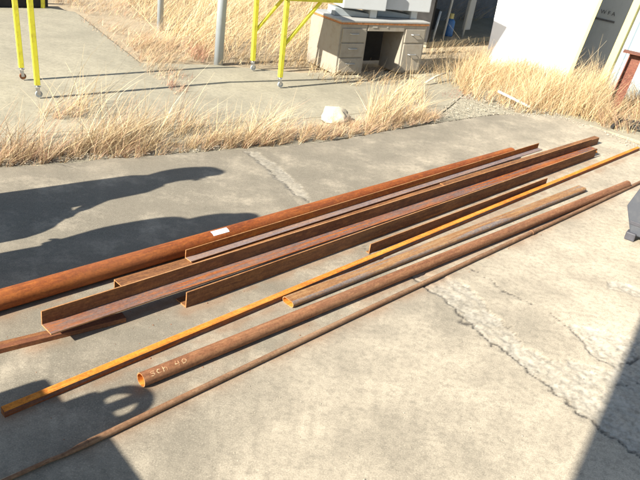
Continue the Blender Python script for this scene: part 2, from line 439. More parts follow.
blades('dry_grass', [
    ([(-80, 172), (0, 166), (60, 161), (130, 157), (200, 150), (280, 144), (340, 137), (400, 128), (440, 119), (430, 113), (340, 124), (280, 131), (200, 136), (130, 140), (60, 146), (0, 152), (-80, 158)], 8500, .03, .20, 60, .9, PINK + STRAW, .08),
    ([(-80, 170), (0, 165), (130, 154), (280, 143), (300, 141), (400, 128), (430, 113), (400, 108), (368, 112), (362, 131), (300, 138), (284, 118), (130, 123), (0, 140), (-80, 148)], 1500, .10, .50, 60, .8, STRAW + PINK, .55),
    ([(60, 158), (130, 151), (284, 143), (284, 119), (130, 132), (60, 142)], 2000, .12, .50, 65, .8, STRAW, .45),
    ([(362, 130), (420, 120), (425, 98), (400, 90), (366, 102)], 1300, .15, .60, 60, .55, STRAW, .5),
], 'strip of dry straw and pinkish grass along the joint behind the steel', 3)
blades('dry_grass', [
    ([(120, -5), (165, 40), (190, 52), (216, 57), (252, 58), (300, 60), (340, 20), (480, 24), (620, -60), (-40, -60)], 620, .2, .85, 62, 1.1, STRAW, .35),
    ([(60, -12), (84, 12), (142, 58), (180, 50), (150, 20), (120, -10)], 900, .03, .30, 60, 1.3, STRAW + PINK, .4),
    ([(140, 61), (176, 62), (216, 60), (250, 54), (210, 44), (165, 42), (120, 30)], 1900, .03, .28, 60, 1.3, STRAW + PINK, .25),
    ([(20, -8), (84, 12), (60, -30), (0, -30)], 700, .1, .5, 60, .8, STRAW + PINK, .3),
    ([(214, 62), (300, 67), (336, 78), (336, 66), (300, 54), (250, 52)], 1500, .04, .28, 70, .8, DARKS + STRAW, .3),  # dark blades stand in for shading low in the grass
    ([(300, 74), (316, 80), (360, 86), (412, 84), (446, 74), (440, 62), (425, 66), (380, 76), (340, 74)], 900, .05, .30, 100, 1.1, STRAW + DARKS, .35),
    ([(420, 60), (436, 64), (478, 66), (485, 50), (440, 47), (425, 50)], 700, .04, .35, 70, .9, STRAW + DARKS, .4),
], 'deep field of straw coloured grass behind the yellow frame and desk', 5)
blades('dry_grass', [
    ([(462, 66), (450, 80), (460, 92), (480, 102), (512, 111), (560, 115), (600, 124), (640, 128), (640, 100), (570, 84), (486, 62)], 2200, .12, .58, 60, .6, STRAW + [(.66, .43, .22), (.60, .40, .22)], .45),
    ([(520, 104), (560, 114), (604, 124), (606, 100), (566, 86), (545, 84)], 1500, .25, .95, 60, .55, STRAW, .3),
    ([(600, 126), (690, 145), (700, 110), (610, 100)], 1600, .10, .7, 250, .8, STRAW + PINK, .3),
    ([(425, 78), (470, 95), (480, 70), (440, 60)], 600, .1, .45, 250, .7, STRAW, .4),
    ([(484, 63), (568, 88), (575, 84), (490, 58)], 1800, .15, .5, 60, .6, STRAW, .2),
], 'tall golden grass clumps in front of the white hopper and post', 8)
blades('weed_clump', [
    ([(40, 112), (50, 118), (75, 117), (88, 108), (80, 102), (55, 102)], 3600, .04, .26, 60, 1.1, PINK + STRAW, .2),
    ([(20, 112), (50, 122), (120, 118), (130, 100), (60, 96)], 260, .15, .60, 60, 1.0, STRAW, .3),
], 'low tan weed tuft between the left yellow legs and the grass strip', 9)
blades('weed_clump', [
    ([(150, 74), (165, 72), (190, 76), (190, 92), (178, 96), (165, 86)], 2600, .02, .13, 60, .9, REDP + PINK, .3),
    ([(138, 64), (160, 62), (180, 70), (176, 84), (150, 76)], 900, .04, .25, 60, .8, PINK + STRAW, 0),
], 'low reddish brown weeds on the rear pavement between the yellow legs', 10)
blades('weed_clump', [
    ([(186, 50), (200, 46), (208, 56), (204, 62), (192, 58)], 2200, .03, .2, 60, .5, REDP, 0),
], 'small patch of red weeds at the foot of the grey pole', 12)
blades('weed_clump', [
    ([(436, 92), (455, 88), (474, 92), (470, 98), (445, 97)], 1500, .01, .06, 60, .5, REDP, 0),
], 'flat patch of red weeds on the pavement by the golden grass', 14)
# thin weeds growing from the joints of the rear pavement
blades('joint_weeds', [
    ([(75, 9), (140, 60), (136, 63), (70, 12)], 700, .02, .12, 60, .8, PINK + DARKS, .5),
    ([(0, 134), (120, 129), (300, 119), (300, 116), (120, 126), (0, 131)], 300, .02, .14, 60, .8, PINK + STRAW, .6),
], 'thin brown weeds rooted in the joints of the rear pavement', 15)

# gravel and soil crumbs along the slab edge (stuff)
def crumbs(name, poly, n, s0, s1, mat, label, seed):
    r = np.random.default_rng(seed); P = P2(poly); lo = P.min(0); hi = P.max(0); V = []; F = []
    cnt = 0
    while cnt < n:
        x, y = r.uniform(lo, hi)
        if not in_poly(np.array([x]), np.array([y]), P)[0]: continue
        s = r.uniform(s0, s1) * r.uniform(.4, 1); b = len(V)
        for d in ((1, 0, 0), (-1, 0, 0), (0, 1, 0), (0, -1, 0), (0, 0, .8), (0, 0, -.5)):
            V.append((x + s * (d[0] + r.normal(0, .2)), y + s * (d[1] + r.normal(0, .2)), max(s * .3, 0) + s * (d[2] + r.normal(0, .1))))
        F += [(b, b + 2, b + 4), (b + 2, b + 1, b + 4), (b + 1, b + 3, b + 4), (b + 3, b, b + 4), (b + 2, b, b + 5), (b + 1, b + 2, b + 5), (b + 3, b + 1, b + 5), (b, b + 3, b + 5)]
        cnt += 1
    o = mesh_obj(name, V, F, mat); tag(o, label, 'gravel', kind='stuff')
M_flake = plain('rust_flake', (.24, .09, .035), .9, .4, 40)
M_grit = plain('grit', (.33, .29, .22), .9, .5, 30)
crumbs('gravel', [(430, 112), (470, 92), (520, 104), (560, 115), (640, 142), (680, 160), (680, 175), (600, 132), (560, 119), (500, 115), (440, 121)], 1500, .004, .016, M_grit, 'grit and small stones scattered along the far slab edge', 4)
crumbs('gravel', [(150, 400), (640, 300), (560, 480), (150, 480)], 60, .002, .006, M_grit, 'few tiny grit crumbs on the bare foreground concrete', 6)
crumbs('gravel', [(-40, 168), (0, 166), (200, 151), (440, 121), (440, 117), (200, 146), (0, 161)], 1500, .003, .012, M_grit, 'grit caught in the joint along the grass strip', 7)

crumbs('rust_flakes', [(0, 345), (40, 300), (300, 225), (590, 145), (640, 150), (600, 215), (300, 360), (20, 470)], 520, .0015, .0055, M_flake, 'small brown rust flakes fallen on the slab between the steel lengths', 17)
# ------------------------------------------------------------------ steel stock
def frame_from(a, b):
    d = (b - a); L = d.length; x = d.normalized(); y = Vector((0, 0, 1)).cross(x).normalized(); y = -y  # +y towards the viewer side
    z = y.cross(x) * -1
    z = Vector((0, 0, 1)) - x * x.z; z.normalize(); y = z.cross(x).normalized()
    m = Matrix((x, y, z)).transposed().to_4x4(); m.translation = a
    return m, L     # local +y points away from the viewer, -y to the viewer

def extrude(name, a, b, prof, mats, idx, label, cat, roll=0, bow=.004, segs=40, hole=None, group='rusty steel stock laid out on the slab'):
    """sweep closed 2D profile [(u,v)] (u towards the viewer) from a to b"""
    m, L = frame_from(a, b)
    if roll: m = m @ Matrix.Rotation(roll, 4, 'X')
    n = len(prof); V = []; F = []; MI = []
    ph = random.random() * 6
    for i in range(segs + 1):
        t = i / segs; by = bow * math.sin(math.pi * t * 1.3 + ph); bz = 0
        for u, v in prof: V.append((t * L, -u + by - bow * math.sin(ph) * (1 - t), v + bz))
    for i in range(segs):
        for k in range(n):
            k2 = (k + 1) % n
            F.append((i * n + k, i * n + k2, (i + 1) * n + k2, (i + 1) * n + k)); MI.append(idx[k])
    if hole:
        h = len(hole); assert h == n
        b0 = len(V)
        for i in range(segs + 1):
            t = i / segs; by = bow * math.sin(math.pi * t * 1.3 + ph)
            for u, v in hole: V.append((t * L, -u + by - bow * math.sin(ph) * (1 - t), v))
        for i in range(segs):
            for k in range(n):
                k2 = (k + 1) % n
                F.append((b0 + i * n + k2, b0 + i * n + k, b0 + (i + 1) * n + k, b0 + (i + 1) * n + k2)); MI.append(len(mats) - 2 if len(mats) > 1 else 0)
        for base in (0, segs * n):
            for k in range(n):
                k2 = (k + 1) % n
                F.append((base + k, base + k2, b0 + base + k2, b0 + base + k)); MI.append(len(mats) - 1)
    else:
        F.append(tuple(range(n))); MI.append(len(mats) - 1)
        F.append(tuple(range(segs * n, segs * n + n))[::-1]); MI.append(len(mats) - 1)
    o = mesh_obj(name, V, F, [RUST[q] for q in mats], midx=MI)
    me = o.data; bm = bmesh.new(); bm.from_mesh(me); bmesh.ops.recalc_face_normals(bm, faces=bm.faces)
    if n > 12:
        for f in bm.faces: f.smooth = True
        for e in bm.edges:
            if len(e.link_faces) == 2 and e.calc_face_angle(0) > R(50): e.smooth = False
    bm.to_mesh(me); bm.free()
    o.matrix_world = m
    tag(o, label, cat, group)
    return o, m, L

def circle(r, n=32): return [(r * math.cos(2 * math.pi * k / n), r * math.sin(2 * math.pi * k / n)) for k in range(n)]

def L_back(w_, h, t):   # vertical leg at the back, foot towards the viewer
    return [(0, 0), (w_, 0), (w_, t), (t, t), (t, h), (0, h)]
def L_front(w_, h, t):  # vertical leg at the front, foot running back
    return [(0, 0), (0, h), (-t, h), (-t, t), (-w_, t), (-w_, 0)]
def U_down(w_, h, t):   # channel lying on its flanges
    return [(0, 0), (0, h), (w_, h), (w_, 0), (w_ - t, 0), (w_ - t, h - t), (t, h - t), (t, 0)]

def ext(a, b, la=0, lb=0):
    d = (b - a).normalized(); return a - d * la, b + d * lb

# big red pipe
a, b = ext(G(0, 300, .057), G(511, 153, .057), .75, 0)
pipe, mA, LA = extrude('steel_pipe', a, b, circle(.057, 40), ['red', 'brown', 'edge'], [0] * 40,
    'thick red brown steel pipe, farthest back in the row, with a white tag', 'steel pipe', hole=circle(.051, 40), bow=0)
tg = []
u0 = (mA.inverted() @ G(209, 233, .10)).x; u1 = (mA.inverted() @ G(224, 228, .10)).x
for i in range(7):
    th = R(50 + i * 7)
    for x in (u0, u1): tg.append((x, -.0577 * math.cos(th), .0577 * math.sin(th)))
mesh_obj('tag', tg, [(2 * i, 2 * i + 1, 2 * i + 3, 2 * i + 2) for i in range(6)], M_tag, pipe)

# small blue grey and orange angle lying against the pipe
extrude('steel_angle', G(185, 258, .085), G(537, 148, .085), L_back(.062, .058, .006), ['angle', 'scale', 'edge'], [0, 2, 1, 0, 2, 0],
    'orange steel angle with a grey scaled foot, lying against the thick pipe', 'angle iron', bow=.002)
# channel under it
extrude('steel_channel', G(114, 279, .078) - Vector((0, 0, .078)), G(446, 181, .078) - Vector((0, 0, .078)), U_down(.085, .076, .006), ['brown', 'brown', 'edge'], [0, 0, 0, 2, 0, 0, 0, 2],
    'dark brown channel lying flange down between the orange angle and wide angle', 'steel channel', bow=.002)
a = G(440, 183.2, .082); b = G(594.5, 135.8, .082)
extrude('steel_channel', a - Vector((0, 0, .08)), b - Vector((0, 0, .08)), U_down(.062, .08, .005), ['brown', 'brown', 'edge'], [0, 0, 0, 2, 0, 0, 0, 2],
    'narrow brown channel reaching farthest right behind the wide angle', 'steel channel', bow=.001)
# wide angle, vertical leg at the back
extrude('steel_angle', G(41.5, 325, .078), G(589, 146.6, .070), L_back(.104, .086, .008), ['brown', 'deep', 'edge'], [0, 2, 1, 0, 2, 0],
    'widest steel angle, its deep red foot facing up in the middle of the row', 'angle iron', bow=.003)
# front angle, vertical leg towards the viewer
extrude('steel_angle', G(186, 308, 0), G(594, 157.5, 0), L_front(.10, .103, .008), ['brown', 'deep', 'edge'], [0, 2, 0, 0, 0, 0],
    'dark brown upright angle standing in front of the widest angle', 'angle iron', bow=.003)
# low bar under the wide angle
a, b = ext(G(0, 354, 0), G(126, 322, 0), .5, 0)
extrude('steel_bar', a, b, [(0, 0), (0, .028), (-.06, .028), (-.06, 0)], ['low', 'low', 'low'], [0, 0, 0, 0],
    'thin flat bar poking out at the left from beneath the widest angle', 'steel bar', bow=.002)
for px in ((330, 232), (520, 172)):
    pass
# short dark angle
extrude('steel_angle', G(369, 254, 0), G(545.5, 185.5, 0), L_front(.03, .078, .007), ['brown', 'brown', 'edge'], [0, 2, 0, 0, 0, 0],
    'shortest dark angle, lying between the upright angle and the orange bar', 'angle iron', bow=.001)
# long bright orange square bar
extrude('steel_bar', G(5, 418, 0), G(638.5, 150.5, 0), [(0, 0), (0, .034), (-.006, .038), (-.034, .040), (-.038, .036), (-.038, 0)], ['deep', 'orange', 'brown'], [0, 1, 1, 1, 0, 0],
    'long narrow bright orange bar crossing the whole row on its own', 'steel bar', bow=.006)
# flat rounded tube
def stad(w_, h, n=8):
    r = h / 2; p = []
    for k in range(n + 1):
        th = -math.pi / 2 + math.pi * k / n; p.append((w_ / 2 - r + r * math.cos(th), r + r * math.sin(th)))
    for k in range(n + 1):
        th = math.pi / 2 + math.pi * k / n; p.append((-(w_ / 2 - r) + r * math.cos(th), r + r * math.sin(th)))
    return p
po = stad(.098, .042); pi_ = [(u * .90, .021 + (v - .021) * .78) for u, v in po]
extrude('flat_tube', G(287.5, 305, 0), G(581, 190.5, 0), po, ['tan', 'orange', 'edge'], [0] * len(po),
    'flat oval steel tube with tan and grey streaks and an open left end', 'steel tube', hole=pi_, bow=.002)
# chalk marked pipe
pc = extrude('steel_pipe', G(141, 380, .036), G(627, 184, .036), circle(.0365, 32), ['pink', 'orange', 'edge'], [0] * 32,
    'brown steel pipe with sch 40 chalked on its open left end', 'steel pipe', hole=circle(.0315, 32), bow=.004)
p2, m2, L2 = pc
# handwritten strokes: "sch 40" wrapped on the pipe's surface
strokes = [
    [(.75, .8), (.45, 1), (.15, .85), (.25, .6), (.6, .45), (.7, .2), (.4, 0), (.05, .15)],
    [(1.65, .75), (1.3, .9), (1.05, .5), (1.25, .1), (1.7, .15)],
    [(2.1, 1.3), (2.05, .6), (2.05, 0)], [(2.05, .5), (2.35, .8), (2.6, .6), (2.6, 0)],
    [(4.2, 1.2), (3.9, .5), (4.6, .5)], [(4.5, 1.0), (4.45, 0)],
    [(5.3, 1.0), (5.0, .6), (5.1, .1), (5.5, .1), (5.7, .6), (5.3, 1.0)],
]
def onpipe(s, v, r=.0372):
    th = R(58) + (v - .5) * R(38)
    return Vector((.035 + s * .036, -r * math.cos(th), r * math.sin(th)))
for word in (strokes[:4], strokes[4:]):
    bm = bmesh.new()
    for st in word:
        for (s0, v0), (s1, v1) in zip(st, st[1:]):
            N = 5
            for i in range(N):
                q0 = onpipe(s0 + (s1 - s0) * i / N, v0 + (v1 - v0) * i / N); q1 = onpipe(s0 + (s1 - s0) * (i + 1) / N, v0 + (v1 - v0) * (i + 1) / N)
                d = (q1 - q0); nrm = Vector((0, q0.y, q0.z)).normalized(); sd_ = d.cross(nrm).normalized() * .0021
                bm.faces.new([bm.verts.new(p) for p in (q0 - sd_, q0 + sd_, q1 + sd_, q1 - sd_)])
    me = bpy.data.meshes.new('lettering'); bm.to_mesh(me); bm.free(); me.materials.append(M_chalk)
    link(bpy.data.objects.new('lettering', me), p2)

# thin rod with a necked left end and a collar
a = G(88, 443, .016); b = G(652, 175.5, .016)
rod, mR, LR = extrude('steel_rod', a, b, circle(.0155, 20), ['rod', 'rod', 'brown'], [0] * 20,
    'thinnest tan brown rod in the very front with a narrowed left end', 'steel rod', bow=.012)
inv = mR.inverted()
def loc(p): return inv @ p
c0 = Vector((.012, 0, 0)); e0 = loc(G(8, 479, .012))
bm = bmesh.new(); tube(bm, [e0 * 1.3, e0, e0 * .5, Vector((-.10, 0, -.004)), Vector((-.03, 0, 0)), c0], [.009, .009, .0095, .010, .0145, .0152], 16)
bm_obj('narrowed_end', bm, RUST['rod'], rod, smooth=True)
cx = loc(G(532, 232, .016)).x
bm = bmesh.new(); tube(bm, [Vector((cx - .02, .001, 0)), Vector((cx + .02, .001, 0))], .021, 16); bm_obj('collar', bm, RUST['rod'], rod)

# ------------------------------------------------------------------ yellow rolling frame
AZ = R(52); ux = Vector((math.sin(AZ), math.cos(AZ), 0))       # along the frame
feet = [(G(38, 97), 'a'), (G(22, 79), 'b'), (G(279, 87), 'c'), (G(252, 70), 'd')]
fr = empty('rolling_frame', (feet[0][0] + feet[3][0]) / 2)
tag(fr, 'bright yellow steel frame on four casters standing on the rear pavement', 'work frame')
bpy.context.view_layer.update()
fi = fr.matrix_world.inverted()
ZT = .995
LEGW = .048
for p, n in feet:
    q = p - fr.location
    lean = {'a': (-.07, 0.02), 'b': (-.07, .02), 'c': (-.02, .0), 'd': (-.03, .0)}[n]
    bm = bmesh.new()
    top = q + Vector((lean[0], lean[1], ZT + (.5 if n in 'ab' else 0)))
    beam(bm, q + Vector((0, 0, .12)), top, LEGW, LEGW, Vector((ux.x, ux.y, 0)))
    lg = bm_obj('leg', bm, M_yellow, fr, bevel=.004)
    # caster
    c = bmesh.new()
    s = Vector((ux.y, -ux.x, 0))
    tube(c, [q + Vector((.01, 0, .032)) - s * .012, q + Vector((.01, 0, .032)) + s * .012], .032, 20)
    bm_obj('wheel', c, RUST['brown'] if n == 'b' else M_midgrey, fr)
    c = bmesh.new()
    for sg in (-1, 1):
        beam(c, q + Vector((.01, 0, .03)) + s * .018 * sg, q + Vector((0, 0, .10)) + s * .018 * sg, .03, .004, s)
    box(c, (q.x - .024, q.y - .024, .098), (q.x + .024, q.y + .024, .106))
    tube(c, [q + Vector((0, 0, .104)), q + Vector((0, 0, .122))], .012, 10)
    bm_obj('caster_fork', c, M_steel, fr)
fa, fb, fc, fd = [p - fr.location for p, _ in feet]
over = .76
for p0, p1 in ((fa, fc), (fb, fd)):
    bm = bmesh.new(); beam(bm, fc.lerp(fc, 1) * 0 + p1 + Vector((-.02, 0, ZT + .025)), p1 + ux * over + Vector((-.02, 0, ZT + .025)), .05, .05)
    bm_obj('top_rail', bm, M_yellow, fr, bevel=.004)
    bm = bmesh.new(); beam(bm, p1 + Vector((-.01, 0, .50)) + ux * .02, p1 + ux * .46 + Vector((-.02, 0, ZT)), .036, .03)
    bm_obj('brace', bm, M_yellow, fr, bevel=.003)
bm = bmesh.new(); beam(bm, fc + Vector((-.02, 0, ZT + .026)) + ux * .65, fd + Vector((-.02, 0, ZT + .026)) + ux * .65, .05, .046); bm_obj('cross_member', bm, M_yellow, fr)
bm = bmesh.new(); beam(bm, fc + Vector((-.02, 0, ZT + .026)), fd + Vector((-.02, 0, ZT + .026)), .05, .046); bm_obj('cross_member', bm, M_yellow, fr)
bm = bmesh.new()
m4 = Matrix((ux, Vector((-ux.y, ux.x, 0)), Vector((0, 0, 1)))).transposed().to_4x4(); m4.translation = fc + Vector((-.02, 0, ZT + .053))
box(bm, (-.10, -.04, 0), (over, .80, .02), m4); bm_obj('deck', bm, M_yellow, fr)
# upper long beam joining both leg pairs (above the picture)
for p0, p1 in ((fa, fc), (fb, fd)):
    bm = bmesh.new(); beam(bm, p0 + Vector((-.07, .02, ZT + .47)), p1 + Vector((-.02, 0, ZT + .47)), .04, .04); bm_obj('top_rail', bm, M_yellow, fr)
    bm = bmesh.new(); beam(bm, p1 + Vector((-.02, 0, ZT + .07)), p1 + Vector((-.02, 0, ZT + .46)), .04, .04, ux); bm_obj('post', bm, M_yellow, fr)

# yellow skid at the far left
s0 = G(-120, 5); s1 = G(43, 7)
sk = empty('steel_skid', s0); tag(sk, 'low yellow steel skid at the far left edge of the pavement', 'skid')
d = (s1 - s0)
bm = bmesh.new(); beam(bm, Vector((0, 0, .16)), d + Vector((0, 0, .16)), .08, .05); bm_obj('rail', bm, M_yellow, sk, bevel=.004)
bm = bmesh.new(); beam(bm, Vector((-.2, .45, .16)), d + Vector((-.2, .45, .16)), .08, .05); bm_obj('rail', bm, M_yellow, sk, bevel=.004)
for t in (0, 1.0):
    bm = bmesh.new(); q = d * t; beam(bm, q + Vector((0, 0, -.02)), q + Vector((0, 0, .14)), .05, .05); bm_obj('foot', bm, M_yellow, sk)
bm = bmesh.new(); beam(bm, Vector((.0, .2, .06)), d * .97 + Vector((0, .2, .06)), .3, .12); bm_obj('shade_block', bm, M_darker, sk)  # near black block standing in for the shade under the skid

# grey poles
p = G(218.5, 61); bm = bmesh.new(); tube(bm, [Vector((0, 0, -.05)), Vector((-.03, 0, 3.2))], .058, 24)
o = bm_obj('steel_pole', bm, M_galv, smooth=True); o.location = p; tag(o, 'thicker pale grey steel pole standing beside the red weeds', 'pole')
p = G(160, 27); bm = bmesh.new(); tube(bm, [Vector((0, 0, -.05)), Vector((-.02, 0, 3.2))], .045, 20)
o = bm_obj('steel_pole', bm, M_galv, smooth=True); o.location = p; tag(o, 'thinner grey pole standing farther back in the dry grass', 'pole')

# ------------------------------------------------------------------ desk
DAZ = R(54)
dk = empty('office_desk', G(335, 74.5), math.pi / 2 - DAZ)
dk.rotation_euler = (R(-1.5), R(-.5), math.pi / 2 - DAZ)
tag(dk, 'old beige steel pedestal desk standing in dry grass with grey machines on top', 'desk')
W_, D_, H_ = 1.46, .76, .70
def pedestal(x0, x1, rows, D_=.76):
    bm = bmesh.new(); box(bm, (x0, .006, 0), (x1, D_ - .01, H_ - .05)); pd = bm_obj('pedestal', bm, M_desk, dk, bevel=.004)
    for z0, z1 in rows:
        bm = bmesh.new(); box(bm, (x0 + .03, -.012, z0), (x1 - .03, .012, z1)); dr = bm_obj('drawer', bm, M_desk, dk, bevel=.005)
        bm = bmesh.new(); xc = (x0 + x1) / 2; zz = z0 + (z1 - z0) * .62
        tube(bm, [Vector((xc - .07, -.012, zz)), Vector((xc - .055, -.034, zz)), Vector((xc + .055, -.034, zz)), Vector((xc + .07, -.012, zz))], .007, 10)
        bm_obj('handle', bm, M_steel, dr)
pedestal(0, .43, [(.03, .215), (.23, .41), (.425, .60)])
pedestal(1.05, W_ - .01, [(.03, .40), (.42, .60)], .46)
bm = bmesh.new(); box(bm, (-.01, -.015, H_ - .045), (W_ + .01, D_, H_ - .02)); bm_obj('edge_trim', bm, M_trim, dk)
bm = bmesh.new(); box(bm, (-.015, -.02, H_ - .022), (W_ + .015, D_ + .005, H_ + .004)); bm_obj('desktop', bm, M_desktop, dk, bevel=.006)
bm = bmesh.new(); box(bm, (.435, -.006, H_ - .13), (1.045, .012, H_ - .047)); cdw = bm_obj('drawer', bm, M_desk, dk, bevel=.003)
bm = bmesh.new(); box(bm, (.50, -.012, H_ - .085), (.58, -.005, H_ - .065)); bm_obj('handle', bm, M_steel, cdw)
bm = bmesh.new(); box(bm, (.74, -.012, H_ - .085), (.76, -.005, H_ - .065)); bm_obj('lock', bm, M_steel, cdw)
bm = bmesh.new(); box(bm, (.432, D_ - .05, .0), (W_ - .02, D_ - .03, H_ - .05)); bm_obj('back_panel', bm, M_darker, dk)  # kneehole shade put into the near black panel colour

# machines on the desk: wedge base, column, upper housing
def machine(name, label, x, y, rz, mats, w=.55, s=1.0, bodyw=.48):
    o = empty(name, (0, 0, 0)); tag(o, label, 'machine', None)
    o.matrix_world = dk.matrix_basis @ Matrix.Translation((x, y, H_ + .006)) @ Matrix.Rotation(rz, 4, 'Z')
    bm = bmesh.new()
    prof = [(-.30, 0), (.30, 0), (.30, .04), (-.30, .10)]
    A = [bm.verts.new((u, -.14, v)) for u, v in prof]; B = [bm.verts.new((u, .14, v)) for u, v in prof]
    bm.faces.new(A); bm.faces.new(B[::-1])
    for i in range(4): bm.faces.new((A[i], B[i], B[(i + 1) % 4], A[(i + 1) % 4]))
    bm_obj('base', bm, M_midgrey, o, bevel=.006)
    bm = bmesh.new(); box(bm, (.20, -.17, .0), (.30, .1, .125)); bm_obj('column', bm, M_lightgrey, o, bevel=.006)
    bm = bmesh.new(); box(bm, (-.24, -.26, .115), (-.26 + bodyw + .16, .26, .52)); hs = bm_obj('housing', bm, mats, o, bevel=.012)
    bm = bmesh.new(); box(bm, (-.2, -.272, .33), (.3, -.258, .48)); bm_obj('front_plate', bm, M_midgrey, hs, bevel=.003)
    return o
machine('desk_machine', 'light grey machine housing on the left half of the desk top', .40, .38, R(-12), M_lightgrey, s=1)
machine('desk_machine', 'light grey machine housing on the right half of the desk top', 1.12, .40, R(-12), M_lightgrey, bodyw=.54)

# ------------------------------------------------------------------ white hopper, building parts
a = G(485, 61); b = G(567, 84)
dirw = (b - a).normalized(); nb = Vector((-dirw.y, dirw.x, 0))   # away from the viewer
wl = (b - a).length
V = []
for z, ex0, ex1 in ((-.05, 0, 0), (2.4, .10, .24)):
    V += [a + Vector((0, 0, z)) - dirw * ex0, b + Vector((0, 0, z)) + dirw * ex1, b + nb * .6 - dirw * .35 + Vector((0, 0, z)) + dirw * ex1, a + nb * 1.0 + Vector((0, 0, z)) - dirw * ex0]
bm = bmesh.new(); vs = [bm.verts.new(v - a) for v in V]
for f in ((0, 1, 2, 3), (4, 7, 6, 5), (0, 4, 5, 1), (1, 5, 6, 2), (2, 6, 7, 3), (3, 7, 4, 0)): bm.faces.new([vs[i] for i in f])
wh = bm_obj('storage_hopper', bm, M_white, bevel=.012); wh.location = a
tag(wh, 'large flat sided white steel hopper rising out of the golden grass', 'hopper')
bm = bmesh.new()
e0 = (b - a) + dirw * .0; e1 = (b - a) + dirw * .24 + Vector((0, 0, 2.4))
beam(bm, e0 - nb * .012 + dirw * (-.02) + Vector((0, 0, 0)), e1 - nb * .012 - dirw * .02, .05, .012, nb); bm_obj('edge_strip', bm, M_cream, wh)

# grey panel in the gap behind, with faint black letters
gp0 = G(560, 72); gp1 = G(625, 72)
gp0 = b + nb * .85 - dirw * .3; gp1 = gp0 + dirw * 1.5
bw = empty('grey_panel_wall', gp0); tag(bw, 'shaded grey panel wall with black letters in the gap beside the hopper', 'wall')
bm = bmesh.new(); beam(bm, Vector((0, 0, 1.3)), gp1 - gp0 + Vector((0, 0, 1.3)), .05, 2.8); bm_obj('panel', bm, M_greywall, bw)
def ray_on_wall(x, y):
    d = (x - 320) / F_PX * RT + (y - 240) / F_PX * DN + fwd; C0 = Vector((0, 0, CAM_H))
    t = (gp0 - nb * .04 - C0).dot(nb) / d.dot(nb); return C0 + d * t - gp0
up = Vector((0, 0, 1))
tc = bpy.data.curves.new('lettering', 'FONT'); tc.body = 'W F A'; tc.size = .085; tc.extrude = .001
to = bpy.data.objects.new('lettering', tc); link(to)
bpy.context.view_layer.update()
me = bpy.data.meshes.new_from_object(to.evaluated_get(bpy.context.evaluated_depsgraph_get())); bpy.data.objects.remove(to)
me.materials.clear(); me.materials.append(M_ink)
lt = link(bpy.data.objects.new('lettering', me), bw)
p = ray_on_wall(600, 13)
mm = Matrix((dirw, up, -nb)).transposed().to_4x4(); mm.translation = p + nb * .005; lt.matrix_basis = mm
bm = bmesh.new(); q0 = ray_on_wall(593, 17.5); beam(bm, q0, q0 + dirw * .34, .008, .028); bm_obj('painted_line', bm, M_ink, bw)

# cream post, leaning slightly
p = G(598, 92); bm = bmesh.new(); beam(bm, Vector((0, 0, -.05)), Vector((.26, 0, 2.6)), .10, .16, nb)
o = bm_obj('corner_post', bm, M_cream, bevel=.004); o.location = p; tag(o, 'cream painted post rising between the grey panel and pale siding', 'post')
# ribbed siding
s0 = p + Vector((.10, -.02, 0)); sdir = Vector((math.sin(R(118)), math.cos(R(118)), 0)); sn = Vector((-sdir.y, sdir.x, 0))
bm = bmesh.new(); rows = []
N = 120; Ls = 2.4
for z, off in ((-.05, 0), (2.6, .24)):
    r_ = []
    for i in range(N + 1):
        x = Ls * i / N; ph = (x % .2) / .2; h = .022 if .06 < ph < .2 else (.008 if .5 < ph < .58 or .72 < ph < .8 else 0)
        r_.append(bm.verts.new(sdir * x + Vector((off, 0, z)) - sn * h))
    rows.append(r_)
for i in range(N): bm.faces.new((rows[0][i], rows[0][i + 1], rows[1][i + 1], rows[1][i]))
bk = [bm.verts.new(v.co + sn * .06) for v in (rows[0][0], rows[0][-1], rows[1][-1], rows[1][0])]
bm.faces.new(bk); bm.faces.new((rows[0][0], rows[1][0], bk[3], bk[0])); bm.faces.new((rows[0][-1], bk[1], bk[2], rows[1][-1]))
o = bm_obj('ribbed_siding', bm, M_siding); o.location = s0; tag(o, 'pale blue white ribbed metal wall at the right behind the red steel beam', 'wall')

# red steel beam post with cap plate
p = G(611, 111); rb = empty('steel_post', p); tag(rb, 'red oxide steel beam post with a thin plate, leaning at the right edge', 'beam')
hx = Vector((.925, -.38, 0)); hy = Vector((.38, .925, 0)); tp = Vector((.075, 0, .80))
for s in (-1, 1):
    bm = bmesh.new(); beam(bm, hx * .075 * s - Vector((0, 0, .05)), hx * .075 * s + tp, .012, .15, hy); bm_obj('flange', bm, M_redsteel, rb)
bm = bmesh.new(); beam(bm, Vector((0, 0, -.05)), tp, .138, .012, hy); bm_obj('web', bm, M_redsteel, rb)
bm = bmesh.new(); c = tp + Vector((0, 0, .001)); 
m4 = Matrix((hx, hy, Vector((0, 0, 1)))).transposed().to_4x4(); m4.translation = c
box(bm, (-.17, -.11, 0), (.15, .11, .014), m4); bm_obj('plate', bm, M_redsteel, rb)

